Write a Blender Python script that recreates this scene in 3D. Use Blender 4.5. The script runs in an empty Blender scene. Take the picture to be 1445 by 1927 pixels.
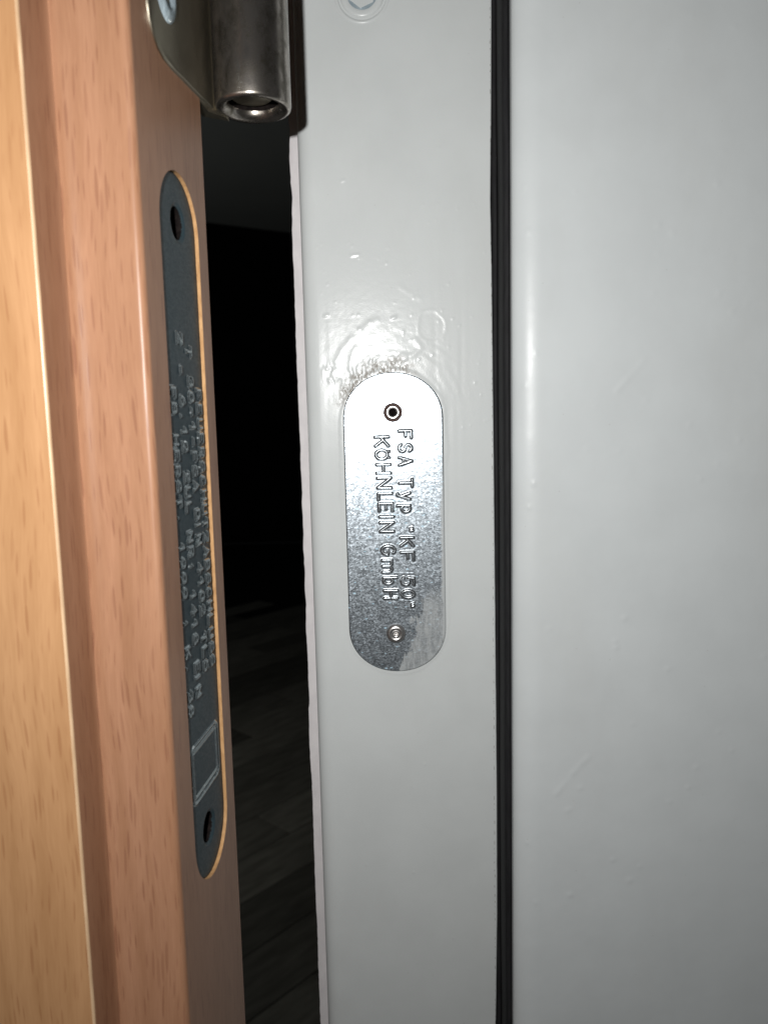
import bpy, bmesh, math
import numpy as np
from mathutils import Matrix, Vector

S = bpy.context.scene
COL = S.collection
MM = 0.001
CAMZ = 1.45                      # camera height above the floor, m

# ------------------------------------------------------------------ camera
FPX, IW, IH = 1447.0, 1445.0, 1927.0      # focal length and size of the photograph in pixels
dn = np.array([270.0, -11667.0, -1447.0]); dn /= np.linalg.norm(dn)   # world down seen by the camera
UPC = -dn
fw = np.array([0, 0, -1.0]); YC = fw - fw.dot(UPC) * UPC; YC /= np.linalg.norm(YC)
XC = np.cross(YC, UPC)
RW = np.vstack([XC, YC, UPC])             # camera axes -> world axes
cam_d = bpy.data.cameras.new('camera')
cam = bpy.data.objects.new('camera', cam_d); COL.objects.link(cam)
M = Matrix(RW.tolist()).to_4x4(); M.translation = Vector((0, 0, CAMZ))
cam.matrix_world = M
cam_d.sensor_fit = 'VERTICAL'; cam_d.sensor_height = 36.0
cam_d.lens = 36.0 * FPX / IH
cam_d.clip_start = 0.01; cam_d.clip_end = 100
cam_d.dof.use_dof = True; cam_d.dof.focus_distance = 0.228; cam_d.dof.aperture_fstop = 23.0
S.camera = cam

# ------------------------------------------------------------------ world: an unlit interior
W = bpy.data.worlds.new('World'); S.world = W; W.use_nodes = True
W.node_tree.nodes['Background'].inputs[0].default_value = (0.9, 0.95, 1.0, 1)
W.node_tree.nodes['Background'].inputs[1].default_value = 0.006

# ------------------------------------------------------------------ the phone's flash (the main light)
fl = bpy.data.lights.new('flash', 'AREA'); fl.shape = 'DISK'; fl.size = 0.0065
fl.energy = 0.56; fl.color = (1.0, 0.993, 0.98)
flo = bpy.data.objects.new('flash', fl); COL.objects.link(flo)
flo.matrix_world = M.copy(); flo.location = (-0.024, 0.0, CAMZ + 0.025)
# ------------------------------------------------------------------ unseen fill light added to brighten the room behind the door
rl = bpy.data.lights.new('room_fill', 'POINT'); rl.energy = 6.0; rl.shadow_soft_size = 0.15; rl.color = (1.0, 0.98, 0.92)
rlo = bpy.data.objects.new('room_fill', rl); COL.objects.link(rlo); rlo.location = (-1.75, 2.2, 1.35)

S.view_settings.view_transform = 'Standard'; S.view_settings.look = 'None'
S.view_settings.exposure = 0.0; S.view_settings.gamma = 1.0
try:
    S.view_settings.use_curve_mapping = False
except Exception:
    pass
S.render.engine = 'CYCLES'
S.cycles.max_bounces = 8; S.cycles.sample_clamp_indirect = 4.0
S.cycles.use_denoising = True

# ------------------------------------------------------------------ places
def ray(px, py):
    c = np.array([(px - IW / 2) / FPX, -(py - IH / 2) / FPX, -1.0])
    return RW @ c

class Place:
    """a vertical frame of reference in mm: origin (x,y), local x axis turned by a degrees"""
    def __init__(s, ox, oy, a):
        s.o = np.array([ox, oy, 0.0]); r = math.radians(a); s.a = r
        s.x = np.array([math.cos(r), math.sin(r), 0]); s.y = np.array([-math.sin(r), math.cos(r), 0])
    def on_y(s, px, py, y=0.0):           # where the sight line meets local y = const -> local x, z
        d = ray(px, py); p0 = s.o + y * s.y
        h = d * (p0.dot(s.y) / d.dot(s.y))
        return (h - s.o).dot(s.x), h[2]
    def on_x(s, px, py, x=0.0):           # meets local x = const -> local y, z
        d = ray(px, py); p0 = s.o + x * s.x
        h = d * (p0.dot(s.x) / d.dot(s.x))
        return (h - s.o).dot(s.y), h[2]

DOOR = Place(-44.2, 149.2, -6.0)          # corner between the door's rebate lip and its edge
FRAME = Place(0.0, 232.0, -2.0)           # steel frame, rebate face at local y = 0
Z0 = -CAMZ * 1000                         # floor, in mm relative to the camera

# ------------------------------------------------------------------ helpers
def tag(o, label=None, cat=None, group=None, kind=None):
    if label: o['label'] = label
    if cat: o['category'] = cat
    if group: o['group'] = group
    if kind: o['kind'] = kind
    return o

def thing(name, place, label, cat, z=None, lx=0.0, ly=0.0, group=None):
    o = bpy.data.objects.new(name, None); COL.objects.link(o)
    p = place.o + lx * place.x + ly * place.y
    zz = Z0 if z is None else z
    o.location = (p[0] * MM, p[1] * MM, CAMZ + zz * MM)
    o.rotation_euler = (0, 0, place.a); o.empty_display_size = 0.02
    o['base'] = 0
    del o['base']
    o_off[o.name] = np.array([lx, ly, zz])
    return tag(o, label, cat, group, 'thing')
o_off = {}

def mesh_obj(name, v, f, mat, parent=None, smooth=True, auto=None):
    """v in mm in the place's own coordinates with z relative to the camera"""
    v = np.asarray(v, float)
    if parent is not None and parent.name in o_off: v = v - o_off[parent.name]
    elif parent is not None and parent.parent is not None and parent.parent.name in o_off: v = v - o_off[parent.parent.name]
    me = bpy.data.meshes.new(name)
    if isinstance(f, np.ndarray):
        n = len(f)
        me.vertices.add(len(v)); me.vertices.foreach_set('co', (v * MM).ravel())
        me.loops.add(n * 4); me.loops.foreach_set('vertex_index', f.ravel().astype(np.int32))
        me.polygons.add(n); me.polygons.foreach_set('loop_start', np.arange(0, n * 4, 4, dtype=np.int32))
        me.polygons.foreach_set('loop_total', np.full(n, 4, np.int32))
        me.update(calc_edges=True); me.validate()
    else:
        me.from_pydata((v * MM).tolist(), [], f)
    bm = bmesh.new(); bm.from_mesh(me)
    if not isinstance(f, np.ndarray): bmesh.ops.recalc_face_normals(bm, faces=bm.faces)
    if auto is not None:
        for e in bm.edges:
            if len(e.link_faces) == 2 and e.calc_face_angle(0) > math.radians(auto): e.smooth = False
    for q in bm.faces: q.smooth = smooth
    bm.to_mesh(me); bm.free()
    me.materials.append(mat)
    o = bpy.data.objects.new(name, me); COL.objects.link(o)
    if parent is not None: o.parent = parent
    return o

def grid(P):
    """P: rows x cols x 3 -> verts, quads"""
    r, c = P.shape[:2]
    i = np.arange(r * c).reshape(r, c)
    q = np.stack([i[:-1, :-1], i[:-1, 1:], i[1:, 1:], i[1:, :-1]], -1).reshape(-1, 4)
    return P.reshape(-1, 3), q

def extrude(profile, zs, closed=False):
    pr = list(profile)
    if closed: pr = pr + [pr[0]]
    pr = np.array(pr, float); zs = np.array(zs, float)
    P = np.zeros((len(zs), len(pr), 3)); P[:, :, :2] = pr[None]; P[:, :, 2] = zs[:, None]
    return grid(P)

def capped(profile, zs):
    """closed solid of an outline between two heights"""
    n = len(profile); v = [(x, y, z) for z in zs for x, y in profile]; f = []
    for k in range(len(zs) - 1):
        for i in range(n):
            j = (i + 1) % n; f.append((k*n+i, k*n+j, (k+1)*n+j, (k+1)*n+i))
    f.append(tuple(range(n))[::-1]); f.append(tuple(range((len(zs)-1)*n, len(zs)*n)))
    return v, f

def lathe(rh, n=48, axis='y', c=(0, 0, 0)):
    """rings (radius, height) about an axis; height goes along -y (out of the frame) or z"""
    v = []; f = []
    for r, h in rh:
        for k in range(n):
            a = 2 * math.pi * k / n
            if axis == 'y': v.append((c[0] + r*math.cos(a), c[1] - h, c[2] + r*math.sin(a)))
            elif axis == 'x': v.append((c[0] + h, c[1] + r*math.cos(a), c[2] + r*math.sin(a)))
            else: v.append((c[0] + r*math.cos(a), c[1] + r*math.sin(a), c[2] + h))
    for i in range(len(rh) - 1):
        for k in range(n):
            j = (k + 1) % n; f.append((i*n+k, i*n+j, (i+1)*n+j, (i+1)*n+k))
    return v, f

rng = np.random.default_rng(7)
LAT = rng.random((4, 256, 256))
def vnoise(x, y, s, k=0):
    """smooth value noise in 0..1, s = feature size in mm"""
    x = np.asarray(x) / s + 37.3 * k; y = np.asarray(y) / s + 91.7 * k
    xi = np.floor(x).astype(int); yi = np.floor(y).astype(int); fx = x - xi; fy = y - yi
    fx = fx*fx*fx*(fx*(fx*6-15)+10); fy = fy*fy*fy*(fy*(fy*6-15)+10)
    L = LAT[k % 4]; a = L[xi % 256, yi % 256]; b = L[(xi+1) % 256, yi % 256]
    c = L[xi % 256, (yi+1) % 256]; d = L[(xi+1) % 256, (yi+1) % 256]
    return (a*(1-fx)+b*fx)*(1-fy) + (c*(1-fx)+d*fx)*fy
def sm(e0, e1, x):
    t = np.clip((x - e0) / (e1 - e0), 0, 1); return t*t*(3-2*t)
def seg_dist(x, z, pts):
    d = np.full(np.shape(x), 1e9)
    for (ax, az), (bx, bz) in zip(pts[:-1], pts[1:]):
        ux, uz = bx-ax, bz-az; L = ux*ux+uz*uz + 1e-12
        t = np.clip(((x-ax)*ux+(z-az)*uz)/L, 0, 1)
        d = np.minimum(d, np.hypot(x-ax-t*ux, z-az-t*uz))
    return d

# ------------------------------------------------------------------ materials
class Mat:
    def __init__(s, name):
        s.m = bpy.data.materials.new(name); s.m.use_nodes = True; s.t = s.m.node_tree
        s.b = s.t.nodes['Principled BSDF']; s.tc = s.n('ShaderNodeTexCoord')
        s.mp = s.n('ShaderNodeMapping'); s.mp.inputs['Scale'].default_value = (1000, 1000, 1000)
        s.t.links.new(s.tc.outputs['Object'], s.mp.inputs['Vector']); s.co = s.mp.outputs['Vector']   # mm
    def n(s, kind, **kw):
        q = s.t.nodes.new(kind)
        for k, v in kw.items(): setattr(q, k, v)
        return q
    def link(s, a, b): s.t.links.new(a, b)
    def set(s, **kw):
        for k, v in kw.items():
            s.b.inputs[k.replace('_', ' ')].default_value = v
        return s
    def scaled(s, sc, loc=(0, 0, 0), rot=(0, 0, 0)):
        q = s.n('ShaderNodeMapping'); q.inputs['Scale'].default_value = sc; q.inputs['Location'].default_value = loc
        q.inputs['Rotation'].default_value = rot
        s.link(s.co, q.inputs['Vector']); return q.outputs['Vector']
    def noise(s, vec, scale=1.0, detail=3, rough=0.55):
        q = s.n('ShaderNodeTexNoise'); q.inputs['Scale'].default_value = scale; q.inputs['Detail'].default_value = detail
        q.inputs['Roughness'].default_value = rough; s.link(vec, q.inputs['Vector']); return q.outputs['Fac']
    def voro(s, vec, scale=1.0, feature='F1'):
        q = s.n('ShaderNodeTexVoronoi', feature=feature); q.inputs['Scale'].default_value = scale
        s.link(vec, q.inputs['Vector']); return q
    def ramp(s, fac, stops):
        q = s.n('ShaderNodeValToRGB'); cr = q.color_ramp
        while len(cr.elements) < len(stops): cr.elements.new(0.5)
        for e, (p, c) in zip(cr.elements, stops):
            e.position = p; e.color = c if len(c) == 4 else (*c, 1)
        s.link(fac, q.inputs['Fac']); return q.outputs['Color']
    def mix(s, fac, a, b, mode='MIX'):
        q = s.n('ShaderNodeMix', data_type='RGBA', blend_type=mode)
        for sock, v in ((q.inputs['Factor'], fac), (q.inputs['A'], a), (q.inputs['B'], b)):
            if isinstance(v, (int, float)): sock.default_value = v
            elif isinstance(v, tuple): sock.default_value = v if len(v) == 4 else (*v, 1)
            else: s.link(v, sock)
        return q.outputs['Result']
    def math(s, op, a, b=None, clamp=False):
        q = s.n('ShaderNodeMath', operation=op); q.use_clamp = clamp
        for i, v in enumerate((a, b)):
            if v is None: continue
            if isinstance(v, (int, float)): q.inputs[i].default_value = v
            else: s.link(v, q.inputs[i])
        return q.outputs[0]
    def mr(s, v, a, b, c=0.0, d=1.0):
        q = s.n('ShaderNodeMapRange'); q.inputs[1].default_value = a; q.inputs[2].default_value = b
        q.inputs[3].default_value = c; q.inputs[4].default_value = d; s.link(v, q.inputs[0]); return q.outputs[0]
    def bump(s, h, dist, strength=1.0):
        q = s.n('ShaderNodeBump'); q.inputs['Distance'].default_value = dist * MM; q.inputs['Strength'].default_value = strength
        s.link(h, q.inputs['Height']); s.link(q.outputs['Normal'], s.b.inputs['Normal']); return q
    def xyz(s):
        q = s.n('ShaderNodeSeparateXYZ'); s.link(s.co, q.inputs[0]); return q.outputs

def beech(name, light, mid, fleck, fl_amt, rough, thr=0.2, cell=(1.25, 10.5)):
    m = Mat(name); x, y, z = m.xyz()
    cb = m.n('ShaderNodeCombineXYZ')
    drift = m.noise(m.scaled((0.03, 0.03, 0.018)), 1.0, 2)
    u = m.math('ADD', m.math('ADD', x, y), m.math('MULTIPLY', drift, 6.0))
    m.link(m.math('DIVIDE', u, cell[0]), cb.inputs[0]); m.link(m.math('DIVIDE', z, cell[1]), cb.inputs[1])
    v = m.voro(cb.outputs[0], 1.0); v.voronoi_dimensions = '2D'
    sep = m.n('ShaderNodeSeparateColor'); m.link(v.outputs['Color'], sep.inputs[0])
    t = m.math('MULTIPLY', sep.outputs[0], thr * 1.5)
    d = m.math('SUBTRACT', t, v.outputs['Distance'])
    fk = m.mr(d, -0.03, 0.09); fk = m.math('MULTIPLY', fk, m.mr(sep.outputs[1], 0.0, 1.0, 0.35, 1.0))
    # long soft figure along the grain
    cb2 = m.n('ShaderNodeCombineXYZ')
    m.link(m.math('DIVIDE', u, 4.0), cb2.inputs[0]); m.link(m.math('DIVIDE', z, 55.0), cb2.inputs[2])
    fig = m.noise(cb2.outputs[0], 1.0, 4, 0.6)
    cb3 = m.n('ShaderNodeCombineXYZ')
    m.link(m.math('DIVIDE', u, 0.35), cb3.inputs[0]); m.link(m.math('DIVIDE', z, 7.0), cb3.inputs[2])
    fine = m.noise(cb3.outputs[0], 1.0, 2, 0.6)
    base = m.mix(m.mr(fig, 0.36, 0.64), light, mid)
    base = m.mix(m.mr(fine, 0.35, 0.75, 0.0, 0.22), base, fleck)
    col = m.mix(m.math('MULTIPLY', fk, fl_amt), base, fleck)
    m.link(col, m.b.inputs['Base Color'])
    m.set(Roughness=rough, Specular_IOR_Level=0.28)
    h = m.math('ADD', m.math('MULTIPLY', fine, 0.6), m.math('MULTIPLY', fk, -0.8))
    m.bump(h, 0.03, 0.35)
    return m.m

def paint(name, col, rough=0.36):
    m = Mat(name)
    a = m.noise(m.scaled((0.05, 0.05, 0.05)), 1.0, 4); b = m.noise(m.scaled((2.2, 2.2, 2.2)), 1.0, 2)
    c2 = tuple(k * 0.95 for k in col)
    sm_ = m.noise(m.scaled((0.035, 0.035, 0.012), (5, 2, 9), (0, 0.35, 0)), 1.0, 5, 0.65)       # wiped-on grime
    sp = m.voro(m.scaled((0.22, 0.22, 0.22), (1, 7, 3)), 1.0); sq = m.n('ShaderNodeSeparateColor'); m.link(sp.outputs['Color'], sq.inputs[0])
    dot = m.math('MULTIPLY', m.mr(sp.outputs['Distance'], 0.055, 0.03), m.math('GREATER_THAN', sq.outputs[0], 0.72))
    cc = m.mix(m.mr(a, 0.35, 0.65), col, c2)
    cc = m.mix(m.mr(sm_, 0.52, 0.75, 0.0, 0.10), cc, (0.42, 0.40, 0.36))
    cc = m.mix(m.math('MULTIPLY', dot, 0.22), cc, (0.30, 0.28, 0.25))
    m.link(cc, m.b.inputs['Base Color'])
    m.link(m.mr(a, 0.3, 0.7, rough - 0.04, rough + 0.05), m.b.inputs['Roughness'])
    m.set(Specular_IOR_Level=0.23); m.bump(b, 0.02, 0.7)
    return m

GREY = (0.592, 0.616, 0.610)
m_face = beech('beech_foil_face', (0.435, 0.242, 0.118), (0.36, 0.192, 0.088), (0.24, 0.10, 0.042), 0.48, 0.42, 0.22, (1.05, 11.5))
m_edge = beech('beech_foil_edge', (0.342, 0.181, 0.106), (0.286, 0.146, 0.081), (0.15, 0.055, 0.032), 0.46, 0.36, 0.26, (0.98, 11.0))
m_raw = Mat('raw_fibreboard'); m_raw.link(m_raw.ramp(m_raw.noise(m_raw.scaled((1, 1, 0.4)), 1.0, 3), [(0.3, (0.36, 0.19, 0.075)), (0.7, (0.50, 0.29, 0.13))]), m_raw.b.inputs['Base Color'])
m_raw.set(Roughness=0.8); m_raw = m_raw.m
m_glue = Mat('pale_glue_line'); m_glue.link(m_glue.ramp(m_glue.noise(m_glue.scaled((1, 1, 0.12)), 1.0, 3), [(0.3, (0.42, 0.27, 0.155)), (0.7, (0.60, 0.42, 0.26))]), m_glue.b.inputs['Base Color'])
m_glue.set(Roughness=0.35); m_glue = m_glue.m

pm = paint('light_grey_paint', GREY, 0.22)
m_paint = pm.m
# the same paint with hairline cracks beside the seal
pc = paint('light_grey_paint_cracked', GREY, 0.22)
m_paint2 = paint('light_grey_paint_stop', (0.588, 0.616, 0.618), 0.34).m

def zinc(name, col, flake_glint, rough, paint_mask=False, tilt=0.13, metal=1.0, dk=0.62):
    m = Mat(name)
    v = m.voro(m.scaled((2.0, 2.0, 3.0)), 1.0); v2 = m.voro(m.scaled((0.55, 0.55, 1.25), (3, 1, 7)), 1.0)
    sp = m.n('ShaderNodeSeparateColor'); m.link(v.outputs['Color'], sp.inputs[0])
    sp2 = m.n('ShaderNodeSeparateColor'); m.link(v2.outputs['Color'], sp2.inputs[0])
    fine = m.noise(m.scaled((0.35, 0.35, 9)), 1.0, 3)
    dark = tuple(k * dk for k in col)
    base = m.mix(sp.outputs[0], dark, col)
    base = m.mix(m.mr(fine, 0.4, 0.7, 0.0, 0.5), base, dark)
    fk = m.math('MULTIPLY', m.math('GREATER_THAN', sp2.outputs[1], 0.80), m.mr(v2.outputs['Distance'], 0.40, 0.28))
    fk = m.math('MULTIPLY', fk, sp2.outputs[0])
    base = m.mix(fk, base, flake_glint)  # pale flakes: crystals catching the flash, their glint put into the colour
    m.link(m.math('SUBTRACT', metal, m.math('MULTIPLY', fk, metal * 0.7)), m.b.inputs['Metallic'])
    m.link(base, m.b.inputs['Base Color'])
    m.link(m.mr(sp.outputs[1], 0, 1, rough - 0.08, rough + 0.1), m.b.inputs['Roughness'])
    # each zinc crystal is tilted a little
    sub = m.n('ShaderNodeVectorMath', operation='SUBTRACT'); m.link(v.outputs['Color'], sub.inputs[0]); sub.inputs[1].default_value = (0.5, 0.5, 0.5)
    scl = m.n('ShaderNodeVectorMath', operation='SCALE'); m.link(sub.outputs[0], scl.inputs[0]); scl.inputs['Scale'].default_value = tilt
    geo = m.n('ShaderNodeNewGeometry')
    add = m.n('ShaderNodeVectorMath', operation='ADD'); m.link(geo.outputs['Normal'], add.inputs[0]); m.link(scl.outputs[0], add.inputs[1])
    nrm = m.n('ShaderNodeVectorMath', operation='NORMALIZE'); m.link(add.outputs[0], nrm.inputs[0])
    m.link(nrm.outputs[0], m.b.inputs['Normal'])
    if paint_mask:
        x, y, z = m.xyz()
        nz = m.noise(m.scaled((0.16, 0.16, 0.16)), 1.0, 5, 0.65)
        st = m.noise(m.scaled((0.9, 0.9, 0.25), rot=(0, 0.5, 0)), 1.0, 3)
        # smear in the lower right corner, thin film along the right edge
        d1 = m.math('SUBTRACT', m.math('ADD', x, m.math('MULTIPLY', m.math('SUBTRACT', m.math('ADD', nz, m.math('MULTIPLY', st, 0.35)), 0.67), 9.0)), m.math('MULTIPLY', m.math('ADD', z, 45.0), 0.31))
        k1 = m.mr(d1, 0.9, 1.7); k1 = m.math('MULTIPLY', k1, m.mr(z, -19.0, -25.5))
        k1 = m.math('MULTIPLY', k1, m.mr(st, 0.3, 0.6, 0.45, 0.95))
        k2 = m.mr(m.math('ADD', x, m.math('MULTIPLY', nz, 2.4)), 14.6, 15.3); k2 = m.math('MULTIPLY', k2, m.mr(z, 28, 5))
        k = m.math('MAXIMUM', m.math('MULTIPLY', k1, 0.80), m.math('MULTIPLY', k2, 0.9))
        pb = m.n('ShaderNodeBsdfPrincipled'); pb.inputs['Base Color'].default_value = (0.45, 0.47, 0.47, 1); pb.inputs['Roughness'].default_value = 0.4
        ms = m.n('ShaderNodeMixShader'); m.link(k, ms.inputs[0]); m.link(m.b.outputs[0], ms.inputs[1]); m.link(pb.outputs[0], ms.inputs[2])
        out = m.t.nodes['Material Output']; m.link(ms.outputs[0], out.inputs['Surface'])
    return m.m

m_zinc = zinc('galvanised_sheet', (0.495, 0.55, 0.595), (0.55, 0.78, 0.92), 0.345, True, 0.09, 0.90, 0.66)
m_zlet = zinc('galvanised_sheet_raised', (0.52, 0.555, 0.58), (0.5, 0.53, 0.55), 0.30, False, 0.02, 0.95, 0.85)
m_tag = zinc('slate_grey_plate', (0.029, 0.047, 0.056), (0.034, 0.053, 0.062), 0.4, False, 0.02, 0.0, 0.9)
m_tlet = zinc('slate_grey_plate_raised_lit', (0.30, 0.345, 0.36), (0.4, 0.44, 0.45), 0.13, False, 0.08, 0.85, 0.8)  # paler copy of the plate: flash caught by raised strokes put into colour
def metal(name, c1, c2, rough, sc=0.25, metallic=1.0, bump=0.03):
    m = Mat(name); a = m.noise(m.scaled((sc, sc, sc * 0.6)), 1.0, 5, 0.65); b = m.noise(m.scaled((3, 3, 3)), 1.0, 2)
    m.link(m.mix(m.mr(a, 0.35, 0.65), c1, c2), m.b.inputs['Base Color'])
    m.link(m.mr(a, 0.3, 0.7, rough + 0.1, rough - 0.06), m.b.inputs['Roughness'])
    m.set(Metallic=metallic); m.bump(b, bump, 0.4); return m.m
m_hinge = metal('dull_nickel', (0.16, 0.145, 0.12), (0.48, 0.44, 0.405), 0.24, 0.33, 0.95)
m_tag.node_tree.nodes['Principled BSDF'].inputs['Specular IOR Level'].default_value = 0.14
m_wing = metal('dull_nickel_wing', (0.24, 0.215, 0.165), (0.29, 0.262, 0.205), 0.42, 0.1)
m_steel = metal('bright_steel', (0.58, 0.56, 0.545), (0.72, 0.70, 0.68), 0.27, 0.8, 0.92)
m_dark = Mat('grime'); m_dark.link(m_dark.ramp(m_dark.noise(m_dark.scaled((2, 2, 2)), 1.0, 3), [(0.3, (0.020, 0.013, 0.011)), (0.7, (0.045, 0.030, 0.026))]), m_dark.b.inputs['Base Color'])
m_dark.set(Roughness=0.9, Specular_IOR_Level=0.0); m_dark = m_dark.m
m_groove = Mat('brown_grime'); m_groove.link(m_groove.ramp(m_groove.noise(m_groove.scaled((2, 2, 2)), 1.0, 3), [(0.3, (0.055, 0.036, 0.032)), (0.7, (0.12, 0.082, 0.074))]), m_groove.b.inputs['Base Color'])
m_groove.set(Roughness=0.9, Specular_IOR_Level=0.0); m_groove = m_groove.m
m_black = Mat('hole_shade'); m_black.link(m_black.ramp(m_black.noise(m_black.scaled((1, 1, 1)), 1.0, 3), [(0.3, (0.006, 0.005, 0.005)), (0.7, (0.014, 0.011, 0.010))]), m_black.b.inputs['Base Color'])
m_black.set(Roughness=0.9, Specular_IOR_Level=0.0); m_black = m_black.m  # near-black base: the shade inside holes and bore is put into the colour
m_blue = metal('zinc_screw', (0.42, 0.52, 0.58), (0.66, 0.78, 0.84), 0.24, 0.6, 0.55, 0.06)
m_rubber = Mat('black_rubber'); m_rubber.link(m_rubber.ramp(m_rubber.noise(m_rubber.scaled((1.2, 1.2, 0.15)), 1.0, 4), [(0.3, (0.013, 0.013, 0.0138)), (0.7, (0.021, 0.021, 0.022))]), m_rubber.b.inputs['Base Color'])
m_rubber.set(Roughness=0.65, Specular_IOR_Level=0.1); m_rubber.bump(m_rubber.noise(m_rubber.scaled((2, 2, 0.6)), 1.0, 3), 0.05, 0.3); m_rubber = m_rubber.m
m_strip = Mat('off_white_strip'); m_strip.link(m_strip.ramp(m_strip.noise(m_strip.scaled((0.4, 0.4, 0.15)), 1.0, 4), [(0.3, (0.58, 0.555, 0.56)), (0.7, (0.65, 0.625, 0.625))]), m_strip.b.inputs['Base Color'])
m_strip.set(Roughness=0.8, Specular_IOR_Level=0.2); m_strip = m_strip.m
def plain(name, a, b, rough, sc):
    m = Mat(name); m.link(m.ramp(m.noise(m.scaled(sc), 1.0, 5, 0.6), [(0.3, a), (0.7, b)]), m.b.inputs['Base Color']); m.set(Roughness=rough); return m.m
m_plank = plain('dark_floorboard', (0.20, 0.195, 0.165), (0.42, 0.41, 0.36), 0.5, (0.006, 0.03, 0.03))
_t = m_plank.node_tree; _oi = _t.nodes.new('ShaderNodeObjectInfo'); _mr = _t.nodes.new('ShaderNodeMapRange'); _mr.inputs[3].default_value = 0.55; _mr.inputs[4].default_value = 1.25
_t.links.new(_oi.outputs['Random'], _mr.inputs[0]); _mx = _t.nodes.new('ShaderNodeMix'); _mx.data_type = 'RGBA'; _mx.blend_type = 'MULTIPLY'; _mx.inputs['Factor'].default_value = 1
_b = _t.nodes['Principled BSDF'].inputs['Base Color']; _t.links.new(_b.links[0].from_socket, _mx.inputs['A']); _t.links.new(_mr.outputs[0], _mx.inputs['B']); _t.links.new(_mx.outputs['Result'], _b)
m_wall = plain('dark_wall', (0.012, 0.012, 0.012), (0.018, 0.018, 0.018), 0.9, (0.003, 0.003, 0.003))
m_ceil = plain('grey_ceiling', (0.33, 0.36, 0.36), (0.37, 0.40, 0.40), 0.9, (0.003, 0.003, 0.003))

# ------------------------------------------------------------------ z stations: fine where the photograph looks
def stations(lo, hi, step, bottom, top):
    return np.concatenate([np.linspace(bottom, lo, 8)[:-1], np.arange(lo, hi, step), np.linspace(hi, top, 8)])

# ------------------------------------------------------------------ steel door frame
fr = thing('steel_doorway', FRAME, 'light grey painted steel door frame filling the right half of the picture', 'door frame')
XL, _ = FRAME.on_y(575.5, 784); XR, _ = FRAME.on_y(928.0, 784)
PLC, PLZ = None, None
# left bead: an ellipse a x b, then the flat rebate face, then the edge beside the seal
A_, B_ = 4.6, 3.4
prof = [(XL, 34, -1, 0), (XL, 18, -1, 0), (XL, B_ + 3, -1, 0)]
for k in range(0, 15):
    t = math.pi / 2 * (1 - k / 14.0)
    nx, ny = -math.sin(t) / A_, -math.cos(t) / B_; L = math.hypot(nx, ny)
    prof.append((XL + A_ * (1 - math.sin(t)), B_ * (1 - math.cos(t)), nx / L, ny / L))
nflat = 150
for k in range(1, nflat): prof.append((XL + A_ + (XR - 0.5 - XL - A_) * k / nflat, 0, 0, -1))
for k in range(0, 7):
    t = math.pi / 2 * k / 6; prof.append((XR - 0.5 + 0.5 * math.sin(t), 0.5 - 0.5 * math.cos(t), math.sin(t), -math.cos(t)))
prof += [(XR, 2, 1, 0), (XR, 9, 1, 0)]
prof = np.array(prof)
zs = stations(-212, 150, 0.36, Z0, 620)
Xg, Zg = np.meshgrid(prof[:, 0], zs)
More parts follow.
